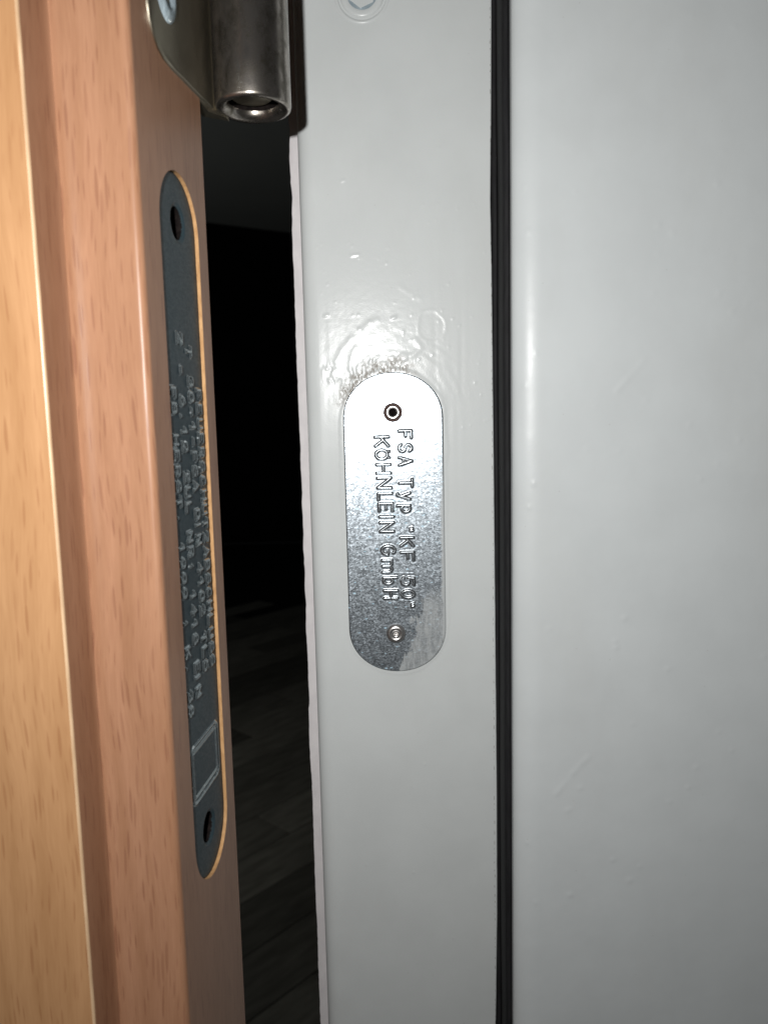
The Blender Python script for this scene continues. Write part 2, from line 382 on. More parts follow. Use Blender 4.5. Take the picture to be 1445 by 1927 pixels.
def paint_relief(x, z):
    p = lambda a, b: FRAME.on_y(a, b)
    H = 0.010 * (vnoise(x, z, 3.2) - 0.5) + 0.05 * (vnoise(x, z, 14, 1) - 0.5)
    # vertical runs left by the brush, right of and above the plate
    cx, cz = p(850, 690); w = np.exp(-((x - cx) / 7.0) ** 2 - ((z - cz) / 42.0) ** 2)
    H += w * 0.055 * (vnoise(x, z / 22.0, 1.3, 2) - 0.5)
    cx, cz = p(640, 760); w = np.exp(-((x - cx) / 6.0) ** 2 - ((z - cz) / 45.0) ** 2)
    H += w * 0.035 * (vnoise(x, z / 18.0, 1.5, 3) - 0.5)
    # thick sagging paint above the plate
    cx, cz = p(700, 630); r = np.hypot((x - cx) / 1.15, z - cz)
    H += 0.036 * np.exp(-(r / 13.0) ** 2) * (0.3 + vnoise(x + 4 * vnoise(x, z, 6, 2), z, 4.2, 1))
    H += 0.018 * np.exp(-(r / 24.0) ** 2) * (vnoise(x, z, 0.8, 3) - 0.5)
    bx_, bz_ = p(735, 790); rb = np.hypot(x - bx_, z - bz_); an = np.arctan2(z - bz_, x - bx_)
    wb = np.exp(-((rb - 19.0) / 7.0) ** 2) * sm(-0.2, 0.5, np.sin(an))
    H += 0.040 * wb * (vnoise(rb + 0.8 * (vnoise(x, z, 5, 1) - 0.5), an * 3.0, 1.25, 1) - 0.5) + 0.02 * wb * (vnoise(rb, an * 6.0, 0.75, 2) - 0.5)
    # round blister
    cx, cz = p(813, 612); r = np.hypot(x - cx, z - cz) + 1.5 * (vnoise(x, z, 3.5, 2) - 0.5)
    H += 0.034 * np.exp(-((r - 4.1) / 0.5) ** 2) * (0.3 + vnoise(x, z, 4, 3)) - 0.03 * (1 - sm(3.5, 4.3, r))
    # brush ridges, as they run
    for pts, hgt, wd in (([(632, 682), (645, 656), (662, 636)], 0.07, 0.9), ([(658, 696), (662, 672), (668, 655)], 0.06, 0.8),
                         ([(682, 622), (694, 609), (709, 603)], 0.06, 0.9), ([(752, 540), (790, 562)], 0.03, 0.7),
                         ([(720, 690), (750, 676), (778, 668), (792, 655), (783, 640)], 0.07, 0.8)):
        H += hgt * np.exp(-(seg_dist(x, z, [p(*q) for q in pts]) / wd) ** 2)
    # crust of dragged paint along the top left of the plate
    arc = [p(*q) for q in ((618, 700), (640, 712), (655, 722), (672, 700), (690, 690), (712, 684), (735, 682), (755, 680))]
    d = seg_dist(x, z, arc); k = 1 - sm(1.2, 3.6, d)
    wx = x + 1.2 * (vnoise(x, z, 1.4, 1) - 0.5)
    left = 1 - sm(*sorted((p(660, 700)[0], p(690, 700)[0])), x)
    crust = (1 - left) * (0.65 * vnoise(wx, z, 1.0, 2) + 0.5 * vnoise(wx, z, 0.75, 1)) + left * (1 - 2 * np.abs(vnoise(wx, z / 3.6, 0.95, 3) - 0.5))
    H += 0.17 * k * (crust - 0.6)
    # dust nibs in the paint
    g = np.random.default_rng(21)
    for i in range(120):
        if i < 70: a, b = g.uniform(590, 915), g.uniform(380, 830)
        else: a, b = g.uniform(585, 925), g.uniform(20, 1800)
        cx, cz = p(a, b); r = g.uniform(0.16, 0.34)
        m_ = (np.abs(x - cx) < 1.2) & (np.abs(z - cz) < 1.2)
        if m_.any(): H[m_] += g.uniform(0.05, 0.14) * np.exp(-((x[m_] - cx) ** 2 + (z[m_] - cz) ** 2) / r ** 2)
    for a, b, ln in ((668, 480, 7), (645, 340, 3), (614, 594, 3), (741, 598, 3)):
        q = seg_dist(x, z, [p(a - ln, b + 1), p(a + ln, b - 1)]); H += 0.16 * np.exp(-(q / 0.35) ** 2)
    # paint built up against the plate's edge
    a0, a1, t0, t1 = p(649, 900)[0], p(835, 900)[0], p(742, 700.5)[1], p(748, 1262)[1]
    hw, hh, ux, uz = (a1 - a0) / 2, (t0 - t1) / 2, (a0 + a1) / 2, (t0 + t1) / 2
    qx, qz = np.abs(x - ux) - hw + hw, np.abs(z - uz) - hh + hw
    dp_ = np.hypot(np.maximum(qx, 0), np.maximum(qz, 0)) - hw + 0.9 * (vnoise(x, z, 7, 2) - 0.5) + 0.35 * (vnoise(x, z, 1.6, 1) - 0.5)
    H += 0.10 * (1 - sm(0.9, 1.5, dp_)) * sm(-0.9, -0.2, dp_ + 0.3)
    return H
flat = sm(XL + A_ * 0.6, XL + A_ + 2.5, Xg) * (1 - sm(XR - 1.6, XR - 0.6, Xg))
H = paint_relief(Xg, Zg) * flat
edge = sm(XR - 6, XR, Xg)                       # the steel edge wanders a little beside the seal
yy = np.interp(zs, [-215, -190, -160, -120, -40, 40, 62, 85, 110, 140], [-0.55, 0.0, 0.45, 0.55, 0.25, -0.15, -0.45, -0.1, 0.15, 0.1])
P = np.zeros(Xg.shape + (3,))
P[..., 0] = Xg + H * prof[None, :, 2] + edge * (yy[:, None] + 0.05 * (vnoise(0 * zs, zs, 3, 1) - 0.5)[:, None])
P[..., 1] = prof[None, :, 1] + H * prof[None, :, 3]
P[..., 2] = Zg
v, q = grid(P)
# cracks: dark broken hairline close to the right edge
x_, y_, z_ = pc.xyz()
wob = pc.math('MULTIPLY', pc.math('SUBTRACT', pc.noise(pc.scaled((0.0, 0.0, 0.25)), 1.0, 4), 0.5), 0.9)
dl = pc.math('ABSOLUTE', pc.math('SUBTRACT', pc.math('ADD', x_, wob), XR - 0.35))
ck = pc.math('MULTIPLY', pc.mr(dl, 0.10, 0.04), pc.mr(pc.noise(pc.scaled((0, 0, 0.6), (0, 0, 3)), 1.0, 4), 0.5, 0.58))
src = pc.b.inputs['Base Color'].links[0].from_socket
pc.link(pc.mix(pc.math('MULTIPLY', ck, 0.75), src, (0.10, 0.085, 0.06)), pc.b.inputs['Base Color'])
# dirt caught in the dragged paint over the plate
cx_, cz_ = FRAME.on_y(741, 795); cz_ -= Z0
dx_ = pc.math('SUBTRACT', x_, cx_); dz_ = pc.math('SUBTRACT', z_, cz_)
rd = pc.math('SQRT', pc.math('ADD', pc.math('MULTIPLY', dx_, dx_), pc.math('MULTIPLY', dz_, dz_)))
rd = pc.math('ADD', rd, pc.math('MULTIPLY', pc.math('SUBTRACT', pc.noise(pc.scaled((0.35, 0.35, 0.35)), 1.0, 3), 0.5), 7.0))
dm = pc.math('MULTIPLY', pc.mr(rd, 13.5, 14.8), pc.mr(rd, 20.0, 17.0))
dm = pc.math('MULTIPLY', dm, pc.math('MULTIPLY', pc.mr(dz_, 4.0, 8.0), pc.mr(dx_, 9.0, 3.0)))
dm = pc.math('MULTIPLY', dm, pc.mr(pc.noise(pc.scaled((1.1, 1.1, 0.7)), 1.0, 4, 0.7), 0.42, 0.56))
src = pc.b.inputs['Base Color'].links[0].from_socket
pc.link(pc.mix(pc.math('MULTIPLY', dm, 0.75), src, (0.20, 0.165, 0.13)), pc.b.inputs['Base Color'])
rs = pc.b.inputs['Roughness'].links[0].from_socket
pc.link(pc.math('ADD', rs, pc.math('MULTIPLY', dm, 0.35)), pc.b.inputs['Roughness'])
mesh_obj('rebate_face', v, q, pc.m, fr)

# stop of the frame: rounded edge nearest the seal, then a broad flat face
YS = -20.0
XS, _ = FRAME.on_y(963.2, 784, YS + 3.7)
A2, B2 = 7.4, 3.6
prof2 = [(XS + 0.6, -0.5, -1, 0), (XS + 0.3, YS + B2 + 6, -1, 0), (XS, YS + B2 + 1.5, -1, 0)]
for k in range(0, 29):
    t = math.pi / 2 * (1 - k / 28.0)
    nx, ny = -math.sin(t) / A2, -math.cos(t) / B2; L = math.hypot(nx, ny)
    prof2.append((XS + A2 * (1 - math.sin(t)), YS + B2 * (1 - math.cos(t)), nx / L, ny / L))
for k in range(1, 121): prof2.append((XS + A2 + 75.0 * k / 120, YS, 0, -1))
prof2 += [(XS + A2 + 140, YS, 0, -1), (XS + A2 + 141, YS + 1, 1, 0), (XS + A2 + 141, 40, 1, 0)]
prof2 = np.array(prof2)
zs2 = stations(-200, 140, 0.6, Z0, 620)
Xg, Zg = np.meshgrid(prof2[:, 0], zs2)
def stop_relief(x, z):
    p = lambda a, b: FRAME.on_y(a, b, YS)
    H = 0.016 * (vnoise(x, z, 3.0, 2) - 0.5) + 0.07 * (vnoise(x, z, 22, 3) - 0.5)
    g = np.random.default_rng(5)
    for i in range(46):
        cx, cz = p(g.uniform(985, 1440), g.uniform(20, 1700)); r = g.uniform(0.5, 0.8)
        m_ = (np.abs(x - cx) < 2) & (np.abs(z - cz) < 2)
        if m_.any(): H[m_] += g.uniform(0.06, 0.17) * np.exp(-((x[m_] - cx) ** 2 + (z[m_] - cz) ** 2) / r ** 2)
    for a, b, c, d in ((1046, 1494, 1078, 1455), (1080, 1452, 1106, 1425), (1066, 1526, 1072, 1522), (1160, 735, 1212, 678)):
        q_ = seg_dist(x, z, [p(a, b), p(c, d)]); H += 0.10 * np.exp(-(q_ / 0.7) ** 2) * (0.3 + vnoise(x, z, 2.5, 1))
    return H
H = stop_relief(Xg, Zg) * sm(XS + 1.0, XS + 4.5, Xg) + 0.03 * (vnoise(0 * Xg + 3, Zg, 5, 1) - 0.5) + 0.012 * (vnoise(Xg, Zg, 1.5, 2) - 0.5)
P = np.zeros(Xg.shape + (3,)); P[..., 0] = Xg + H * prof2[None, :, 2]; P[..., 1] = prof2[None, :, 1] + H * prof2[None, :, 3]; P[..., 2] = Zg
v, q = grid(P); mesh_obj('stop_face', v, q, m_paint2, fr)

# painted-over screw at the top of the rebate face
cx, cz = FRAME.on_y(681, -11)
v, f = lathe([(7.9, 0.0), (7.6, 0.22), (7.2, 0.30), (6.8, 0.05), (6.5, -0.6), (6.25, 0.05), (5.9, 0.42), (5.3, 0.52), (4.55, 0.50), (4.3, 0.42)], 64, 'y', (cx, 0, cz))
scr = mesh_obj('screw', v, f, m_paint, fr)
# six-sided socket, left bare of paint
n = 6; rot = math.radians(-98); v = []; f = []
for r, h, k in ((4.6, 0.34, 64), (3.9, 0.46, 6), (3.5, -1.2, 6), (0.02, -1.5, 6)):
    for i in range(24):
        a = rot + 2 * math.pi * i / 24
        rr = r if k == 64 else r * math.cos(math.pi / 6) / math.cos(((a - rot) % (math.pi / 3)) - math.pi / 6)
        v.append((cx + rr * math.cos(a), -h, cz + rr * math.sin(a)))
for i in range(3):
    for j in range(24): f.append((i*24+j, i*24+(j+1) % 24, (i+1)*24+(j+1) % 24, (i+1)*24+j))
mesh_obj('screw_socket', v, f, m_blue, scr, smooth=False)

# ------------------------------------------------------------------ rubber seal in the corner of the frame
se = [(XR - 0.6, 2.4), (XR + 0.1, 0.7), (XR + 0.5, 0.3), (XR + 1.35, 0.2), (XR + 1.6, 0.7), (XR + 1.7, 2.2),
      (XR + 1.8, 7.0), (XS - 2.2, 7.0), (XS - 2.0, -6.5), (XS - 1.85, -11.0), (XS - 1.6, -11.8), (XS - 1.0, -12.1), (XS - 0.4, -12.2), (XS + 0.0, -11.9), (XS + 0.15, -11.0), (XS + 0.15, 8), (XR - 0.6, 8)]
zs3 = stations(-212, 150, 2.0, Z0, 620)
v, f = extrude(se, zs3, True)
v = v.copy(); v[:, 0] += 0.30 * (vnoise(0 * v[:, 0], v[:, 2], 42, 1) - 0.5)
seal = thing('rubber_seal', FRAME, 'thin black rubber seal in the groove between the two grey frame faces', 'seal')
mesh_obj('seal_profile', v, f, m_rubber, seal)

# ------------------------------------------------------------------ strip behind the left edge of the frame
st = thing('edge_strip', FRAME, 'narrow off-white strip with a wavy left edge beside the grey frame', 'strip')
YB = 7.0
zz = stations(-215, 150, 1.5, Z0, 620)
xe = [FRAME.on_y(a, b, YB) for a, b in ((543.5, 240), (554, 560), (569.5, 960), (587, 1500), (603, 1927))]
xl = np.interp(zz, [e[1] for e in xe][::-1], [e[0] for e in xe][::-1])
xl = xl + 0.35 * (vnoise(0 * zz, zz, 13, 2) - 0.5) + 0.5 * (vnoise(0 * zz + 2, zz, 4.6, 1) - 0.5) * vnoise(0 * zz + 9, zz, 31, 3) + 0.16 * (vnoise(0 * zz + 5, zz, 1.5, 3) - 0.5)
cols = [(0, 2.6), (0, 0.25), (0.22, 0.0), (3.0, 0.0), (9.0, 0.0), (9.0, 2.6)]
P = np.zeros((len(zz), len(cols), 3))
for j, (dx, dy) in enumerate(cols):
    P[:, j, 0] = xl + dx if dx < 4 else xl.mean() + 6; P[:, j, 1] = YB + dy; P[:, j, 2] = zz
v, q = grid(P); mesh_obj('strip_sheet', v, q, m_strip, st, auto=40)

# ------------------------------------------------------------------ stroke letters for the stamped plates
def arc(cx, cy, rx, ry, a0, a1, n=14):
    return [(cx + rx * math.cos(math.radians(a0 + (a1 - a0) * i / n)), cy + ry * math.sin(math.radians(a0 + (a1 - a0) * i / n))) for i in range(n + 1)]
O_ = arc(.5, .5, .5, .5, 0, 360, 24)
GL = {
 'F': [[(0, 0), (0, 1), (1, 1)], [(0, .53), (.75, .53)]], 'S': [arc(.5, .75, .47, .25, 20, 270) + arc(.5, .25, .5, .25, 90, -160)],
 'A': [[(0, 0), (.5, 1), (1, 0)], [(.2, .34), (.8, .34)]], 'T': [[(0, 1), (1, 1)], [(.5, 1), (.5, 0)]],
 'y': [[(0, .78), (.5, .12)], [(1, .78), (.35, -.2), (.1, -.2)]], 'p': [[(0, .78), (0, -.22)], arc(.48, .45, .48, .33, 0, 360, 18)],
 '"': [[(.2, .95), (.3, .8)], [(.7, .95), (.8, .8)]], 'K': [[(0, 0), (0, 1)], [(1, 1), (.05, .42)], [(.35, .6), (1, 0)]],
 '5': [[(.95, 1), (.12, 1), (.06, .56)] + arc(.48, .33, .5, .33, 125, -150)], '0': [arc(.5, .5, .5, .5, 0, 360, 24)], 'O': [O_],
 'Ö': [arc(.5, .43, .52, .43, 0, 360, 24), [(.14, .98), (.15, .97)], [(.86, .98), (.85, .97)]],
 'H': [[(0, 0), (0, 1)], [(1, 0), (1, 1)], [(0, .5), (1, .5)]], 'N': [[(0, 0), (0, 1), (1, 0), (1, 1)]], 'L': [[(0, 1), (0, 0), (.95, 0)]],
 'E': [[(1, 1), (0, 1), (0, 0), (1, 0)], [(0, .52), (.75, .52)]], 'I': [[(0, 0), (0, 1)]],
 'G': [arc(.5, .5, .5, .5, 50, 340, 22) + [(1, .45), (.55, .45)]],
 'm': [[(0, 0), (0, .7)], [(0, .4)] + arc(.35, .45, .33, .25, 170, 0, 8) + [(.68, 0)], [(.68, .4)] + arc(1.03, .45, .33, .25, 170, 0, 8) + [(1.38, 0)]],
 'b': [[(0, 0), (0, 1)], arc(.48, .35, .48, .35, 0, 360, 18)],
 'U': [[(0, 1), (0, .4)] + arc(.5, .4, .5, .4, 180, 360) + [(1, 1)]], 'R': [[(0, 0), (0, 1), (.55, 1)] + arc(.55, .75, .42, .25, 90, -90) + [(0, .5)], [(.5, .5), (1, 0)]],
 'C': [arc(.5, .5, .5, .5, 45, 315, 20)], 'Z': [[(0, 1), (1, 1), (0, 0), (1, 0)]], 'D': [[(0, 0), (0, 1), (.4, 1)] + arc(.4, .5, .58, .5, 90, -90) + [(0, 0)]],
 'B': [[(0, 0), (0, 1), (.55, 1)] + arc(.55, .76, .38, .24, 90, -90) + [(0, .52)], [(.55, .52)] + arc(.55, .26, .45, .26, 90, -90) + [(0, 0)]],
 'M': [[(0, 0), (0, 1), (.5, .35), (1, 1), (1, 0)]], '-': [[(.15, .48), (.85, .48)]], '.': [[(.45, .02), (.5, .0)]], ':': [[(.5, .1), (.5, .12)], [(.5, .7), (.5, .72)]],
 '1': [[(.15, .75), (.55, 1), (.55, 0)]], '2': [arc(.5, .72, .45, .28, 160, -30, 10) + [(0, 0), (1, 0)]], '3': [arc(.45, .75, .45, .25, 150, -90) + arc(.45, .26, .5, .26, 90, -150)],
 '4': [[(.7, 0), (.7, 1), (0, .3), (1, .3)]], '6': [arc(.5, .3, .48, .3, 0, 360, 18), [(.03, .35), (.2, .8), (.7, 1)]], '8': [arc(.5, .76, .4, .24, 0, 360, 16), arc(.5, .27, .48, .27, 0, 360, 16)],
 '9': [arc(.5, .7, .48, .3, 0, 360, 18), [(.97, .65), (.8, .2), (.3, 0)]], '7': [[(0, 1), (1, 1), (.35, 0)]],
}

def stamped_plate(half_w, half_h, end_h, power, nu, step, relief):
    """rows across a round-ended plate; returns u, z, h arrays, relief(u,z,d_edge) gives the height"""
    zf = np.arange(-half_h + end_h, half_h - end_h, step)
    t = np.linspace(0, 1, int(end_h / step * 1.3)); e = 1 - (1 - t) ** 1.6          # closer rows towards the tip
    top = (half_h - end_h) + end_h * e * 0.9995; bot = -top[::-1]
    z = np.concatenate([bot, zf[1:], top[1:]]); z = np.unique(np.round(z, 5))
    a = np.clip((np.abs(z) - (half_h - end_h)) / end_h, 0, 1)
    w = half_w * (1 - a ** power) ** (1 / power)
    s = np.linspace(-1, 1, nu)
    U = w[:, None] * s[None]; Z = np.repeat(z[:, None], nu, 1)
    # distance from the rim
    aa = np.clip((np.abs(Z) - (half_h - end_h)) / end_h, 0, 1)
    rr = (np.abs(U / half_w) ** power + aa ** power) ** (1 / power)
    D = (1 - rr) * np.where(aa > 0, min(half_w, end_h), half_w)
    return U, Z, D, relief(U, Z)

def text_rows(rows):
    """rows: list of (u0, z0, advance, width, cap, text, extra) -> list of stroke lists (u,z); letters stand with their tops towards +u and read downwards"""
    out = []
    for u0, z0, adv, wd, cap, txt in rows:
        st = []; z = z0
        for ch in txt:
            if ch in GL:
                k = wd / 2 if ch in '.:' else wd
                for s_ in GL[ch]: st.append([(u0 + y * cap, z - x * wd) for x, y in s_])
            z -= adv * (1.42 if ch == 'm' else 0.72 if ch == 'I' else 1)
        out.append(st)
    return out
def strokes_dist(U, Z, strokes, reach=1.6):
    d = np.full(U.shape, 9.0)
    for s_ in strokes:
        xs = [a for a, b in s_]; zs_ = [b for a, b in s_]
        m_ = (U > min(xs) - reach) & (U < max(xs) + reach) & (Z > min(zs_) - reach) & (Z < max(zs_) + reach)
        if m_.any(): d[m_] = np.minimum(d[m_], seg_dist(U[m_], Z[m_], s_))
    return d
def ridge(d, R, Hh):
    t = np.clip(d / R, 0, 1); return Hh * (1 - t * t * (3 - 2 * t)) if False else Hh * np.cos(np.pi / 2 * np.clip(d / R, 0, 1)) ** 1.5

# ------------------------------------------------------------------ galvanised plate on the frame
uL, zc1 = FRAME.on_y(649.0, 900); uR, _ = FRAME.on_y(835.0, 900)
_, zt = FRAME.on_y(742, 700.5); _, zb = FRAME.on_y(748, 1262)
HW, HH = (uR - uL) / 2, (zt - zb) / 2; UC, ZC = (uL + uR) / 2, (zt + zb) / 2
plate = thing('frame_plate', FRAME, 'shiny galvanised metal plate with rounded ends stamped FSA Typ, riveted to the grey frame', 'metal plate', z=ZC, lx=UC, ly=0.0)
L = lambda a, b: (lambda t: (t[0] - UC, t[1] - ZC))(FRAME.on_y(a, b, -1.0))
rows = []
b1, zF = L(750.0, 811.5); b2, zK = L(705.5, 822.5)
adv1 = 24.2 / FPX * 231; cap = L(773.5, 811)[0] - b1; wd = 15.0 / FPX * 231
PXM = 231.0 / FPX                      # mm per pixel at the plate
for ch, y_, w_ in (('F', 810.9, 13), ('S', 836.6, 13), ('A', 860.7, 14.5), ('T', 902.3, 13.5), ('y', 928, 11.5), ('p', 951.3, 13), ('"', 992.9, 8),
                   ('K', 1012, 15.6), ('F', 1039.5, 15), ('5', 1086.8, 15), ('0', 1111.7, 14), ('"', 1135, 9)):
    rows.append((b1, L(750, y_)[1], 1, w_ * PXM, cap, ch))
capK = L(730.5, 822)[0] - b2; n1 = len(rows)
for ch, y_, w_ in (('K', 822.5, 17), ('Ö', 847.3, 16.5), ('H', 874.4, 16.0), ('N', 899.7, 18.5), ('L', 928.8, 13), ('E', 947.9, 14), ('I', 972.7, 1), ('N', 983.7, 17),
                   ('G', 1027.8, 16.6), ('m', 1054.4, 17), ('b', 1087.6, 12.5), ('H', 1111.7, 15)):
    rows.append((b2 + (y_ - 822) * 0.006, L(706, y_)[1], 1, w_ * PXM, capK, ch))
tr = text_rows(rows); line1 = sum(tr[:n1], []); line2 = sum(tr[n1:], [])
slug = [[L(744, 1079), L(778, 1079)], [L(742, 1130), L(781, 1131)]]
fields = {}
def relief(U, Z):
    d1 = strokes_dist(U, Z, line1); d2 = strokes_dist(U, Z, line2); fields['d'] = (d1, d2)
    h = 0.42 * np.clip((0.54 - np.minimum(d1, d2)) / 0.42, 0, 1) ** 1.1
    rv = FRAME.on_y(739, 776, -0.9); rr = np.hypot(U + UC - rv[0], Z + ZC - rv[1])
    h -= 3.5 * (1 - sm(1.5, 1.8, rr))
    h += ridge(strokes_dist(U, Z, slug), 0.22, 0.025)
    # stamping pulls the sheet down a little round each letter; the plate is slightly wavy
    h -= 0.02 * np.exp(-((np.minimum(d1, d2) - 0.85) / 0.25) ** 2)
    h += 0.05 * (vnoise(U, Z, 12, 1) - 0.5) + 0.012 * (vnoise(U, Z * 2.5, 1.6, 2) - 0.5)
    return h
U, Z, D, Hh = stamped_plate(HW, HH, HW * 0.93, 2.1, 310, 0.10, relief)
TH = 0.7
Y = -(TH + Hh - 0.25 * (1 - sm(0.0, 0.35, D)))
P = np.stack([U + UC, Y, Z + ZC], -1)
v, q = grid(P)
def cut_parts(v, q, dists, thr):
    """split the sheet's faces: one set per text line, the rest is the sheet"""
    sel = [d.ravel()[q].min(1) < thr for d in dists]
    for i in range(1, len(sel)):
        for j in range(i): sel[i] &= ~sel[j]
    rest = ~np.any(sel, 0)
    out = []
    for s_ in sel + [rest]:
        qq = q[s_]; used, inv = np.unique(qq, return_inverse=True)
        out.append((v[used], inv.reshape(-1, 4)))
    return out
p1, p2, sheet = cut_parts(v, q, fields['d'], 0.58)
mesh_obj('lettering', *p1, m_zlet, plate); mesh_obj('lettering', *p2, m_zlet, plate)
sv, sq = sheet
# rim of the sheet down to the paint
rim_i = np.concatenate([np.stack([P[:, 0], P[:, 0] * [1, 0, 1] + [0, 0.05, 0]], 0), ], 0)
sh = mesh_obj('sheet', sv, sq, m_zinc, plate)
ring = np.concatenate([P[:, 0], P[-1, 1:], P[::-1, -1][1:], P[0, ::-1][1:-1]], 0)
low = ring.copy(); low[:, 1] = 0.05
v, q = grid(np.stack([np.vstack([ring, ring[:1]]), np.vstack([low, low[:1]])], 0))
mesh_obj('sheet_rim', v, q, m_zinc, plate)
c = FRAME.on_y(739, 776, -0.9)
v, f = lathe([(2.12, TH - 0.25), (2.06, TH + 0.15), (1.95, TH + 0.36), (1.75, TH + 0.44), (1.5, TH + 0.42), (1.25, TH + 0.28), (1.1, TH - 0.05)], 48, 'y', (c[0], 0, c[1]))
r1 = mesh_obj('rivet', v, f, m_steel, plate); r1['label'] = 'hollow rivet with a dark hole'
v, f = lathe([(2.85, TH + 0.0), (2.82, TH + 0.22), (2.6, TH + 0.25), (2.3, TH + 0.22), (2.08, TH + 0.15)], 48, 'y', (c[0], 0, c[1])); mesh_obj('rivet_groove', v, f, m_groove, r1)
v, f = lathe([(1.12, TH + 0.05), (1.05, TH - 0.2), (1.0, TH - 0.36), (0.01, TH - 0.40)], 32, 'y', (c[0], 0, c[1])); mesh_obj('rivet_hole', v, f, m_black, r1)
c = FRAME.on_y(745, 1192, -0.9)
v, f = lathe([(3.05, TH - 0.1), (2.98, TH + 0.35), (2.55, TH + 0.85), (2.05, TH + 1.12), (1.7, TH + 1.1), (1.5, TH + 0.98), (1.2, TH + 1.02), (0.9, TH + 1.1), (0.62, TH + 1.02), (0.5, TH + 0.6), (0.4, TH + 0.45), (0.01, TH + 0.43)], 48, 'y', (c[0], 0, c[1]))
r2 = mesh_obj('rivet', v, f, m_steel, plate); r2['label'] = 'domed rivet'

# ------------------------------------------------------------------ wooden door
door = thing('wooden_door', DOOR, 'beech-look wooden door standing ajar at the left, its stepped edge towards the viewer', 'door')
YF, ZT, ZBt = 38.9, 700.0, Z0 + 8
xa, _ = DOOR.on_y(146, 784, 0.0)                                # inner corner between lip and step
ya = -DOOR.on_x(92, 784, xa)[0]                                 # depth of the step
# lip and step, round edge between lip and door edge
r = 1.5
bp = [(xa - 3, -ya + 2.0), (xa - 1.0, -ya + 1.6), (xa, -ya + 1.6), (xa, -2.2), (xa + 0.05, -0.6), (xa + 0.2, -0.3), (xa + 0.55, -0.34), (xa + 1.0, -0.48), (xa + 1.5, -0.50), (xa + 2.1, -0.40), (xa + 2.8, -0.20), (xa + 3.8, -0.05), (xa + 5.0, 0.0), (-r - 0.3, 0.0)]
for k in range(0, 11):
    t = math.pi / 2 * k / 10; bp.append((-r + r * math.sin(t), r - r * math.cos(t)))
zd = [ZBt, -150, 0, 100, ZT]
v, f = extrude(bp, zd); mesh_obj('edge_lipping', v, f, m_edge, door, auto=32)
# face panel with its fine pale bevel
fp = [(-420, -ya), (xa - 0.42, -ya)]
v, f = extrude(fp, zd); mesh_obj('face_panel', v, f, m_face, door)
bv = [(xa - 0.42, -ya), (xa - 0.25, -ya + 0.05), (xa - 0.07, -ya + 0.22), (xa, -ya + 0.5)]
v, f = extrude(bv, zd); mesh_obj('bevel_line', v, f, m_glue, door)
v, f = extrude([(xa, -ya + 0.5), (xa, -ya + 1.6)], zd); mesh_obj('bevel_edge', v, f, m_edge, door)
# narrow edge with its routed slot
yl, _ = DOOR.on_x(322.0, 784); yr, _ = DOOR.on_x(390.5, 784)
def edge_z(y_, py):                     # height of the point of the door edge at depth y_ that shows at picture row py
    lo, hi = 200.0, 640.0
    for _ in range(40):
        mid = (lo + hi) / 2
        if DOOR.on_x(mid, py)[0] < y_: lo = mid
        else: hi = mid
    return DOOR.on_x(lo, py)[1]
z1, z2 = edge_z((yl + yr) / 2, 324.0), edge_z((yl + yr) / 2, 1640.0)
DEP = 0.75
SW, SH = (yr - yl) / 2, (z1 - z2) / 2; YC_, ZC_ = (yl + yr) / 2, (z1 + z2) / 2
def stadium(w, h, n=28):
    pts = []
    for k in range(n + 1): a = math.pi * k / n; pts.append((YC_ + w * math.cos(a), ZC_ + h - w * 1.05 + w * 1.05 * math.sin(a)))
    for k in range(n + 1): a = math.pi + math.pi * k / n; pts.append((YC_ + w * math.cos(a), ZC_ - h + w * 1.05 + w * 1.05 * math.sin(a)))
    return pts
hole = stadium(SW, SH)
bm = bmesh.new()
def loop(pts, x):
    vs = [bm.verts.new(((x) * MM, p[0] * MM, (p[1] - Z0) * MM)) for p in pts]
    return vs, [bm.edges.new((vs[i], vs[(i + 1) % len(vs)])) for i in range(len(vs))]
ov, oe = loop([(r, ZBt), (YF - 0.4, ZBt), (YF - 0.4, ZT), (r, ZT)], 0.0)
hv, he = loop(hole, 0.0)
bmesh.ops.triangle_fill(bm, edges=oe + he, use_beauty=True, normal=(1, 0, 0))
me = bpy.data.meshes.new('narrow_edge'); bm.to_mesh(me); bm.free(); me.materials.append(m_edge)
ne = bpy.data.objects.new('narrow_edge', me); COL.objects.link(ne); ne.parent = door
pr = np.array([(0.0, a, b) for a, b in hole] + [(0.0, hole[0][0], hole[0][1])])
deep = pr.copy(); deep[:, 0] = -2.2
v, q = grid(np.stack([pr, deep], 0)); mesh_obj('slot_wall', v, q, m_raw, door)
# back of the door
bk = [(0.0, YF - 0.4), (-0.12, YF - 0.1), (-0.4, YF), (-420, YF), (-420, -ya)]
v, f = extrude(bk, zd); mesh_obj('rear_panel', v, f, m_edge, door, auto=40)

# ------------------------------------------------------------------ stamped label plate let into the door's edge
dp = thing('door_plate', DOOR, 'long dark grey stamped plate with two holes, let into the wooden door edge', 'label plate', z=ZC_, lx=-DEP, ly=YC_)
LD = lambda a, b: (lambda t: (t[0] - YC_, t[1] - ZC_))(DOOR.on_x(a, b, -DEP))
capd, advd, wdd = 2.6, 3.30, 1.95
def frac(k): return -SW + 2 * SW * k
rowsd = [(frac(0.775), LD(378, 735)[1], advd, wdd, capd, 'FEUERSCHUTZABSCHLUSS'),
         (frac(0.56), LD(360, 655)[1], advd, wdd, capd, 'T 30-1-FSA DIN 4102 TL5'),
         (frac(0.32), LD(342, 630)[1], advd, wdd, capd, 'Z - 6.12 ZUL NR: 1418 EIN'),
         (frac(0.085), LD(330, 730)[1], advd, wdd, capd, 'FB HERST. 1999 : K. 38')]
trd = text_rows(rowsd)
c1 = LD(335, 420); c2 = LD(394, 1556)
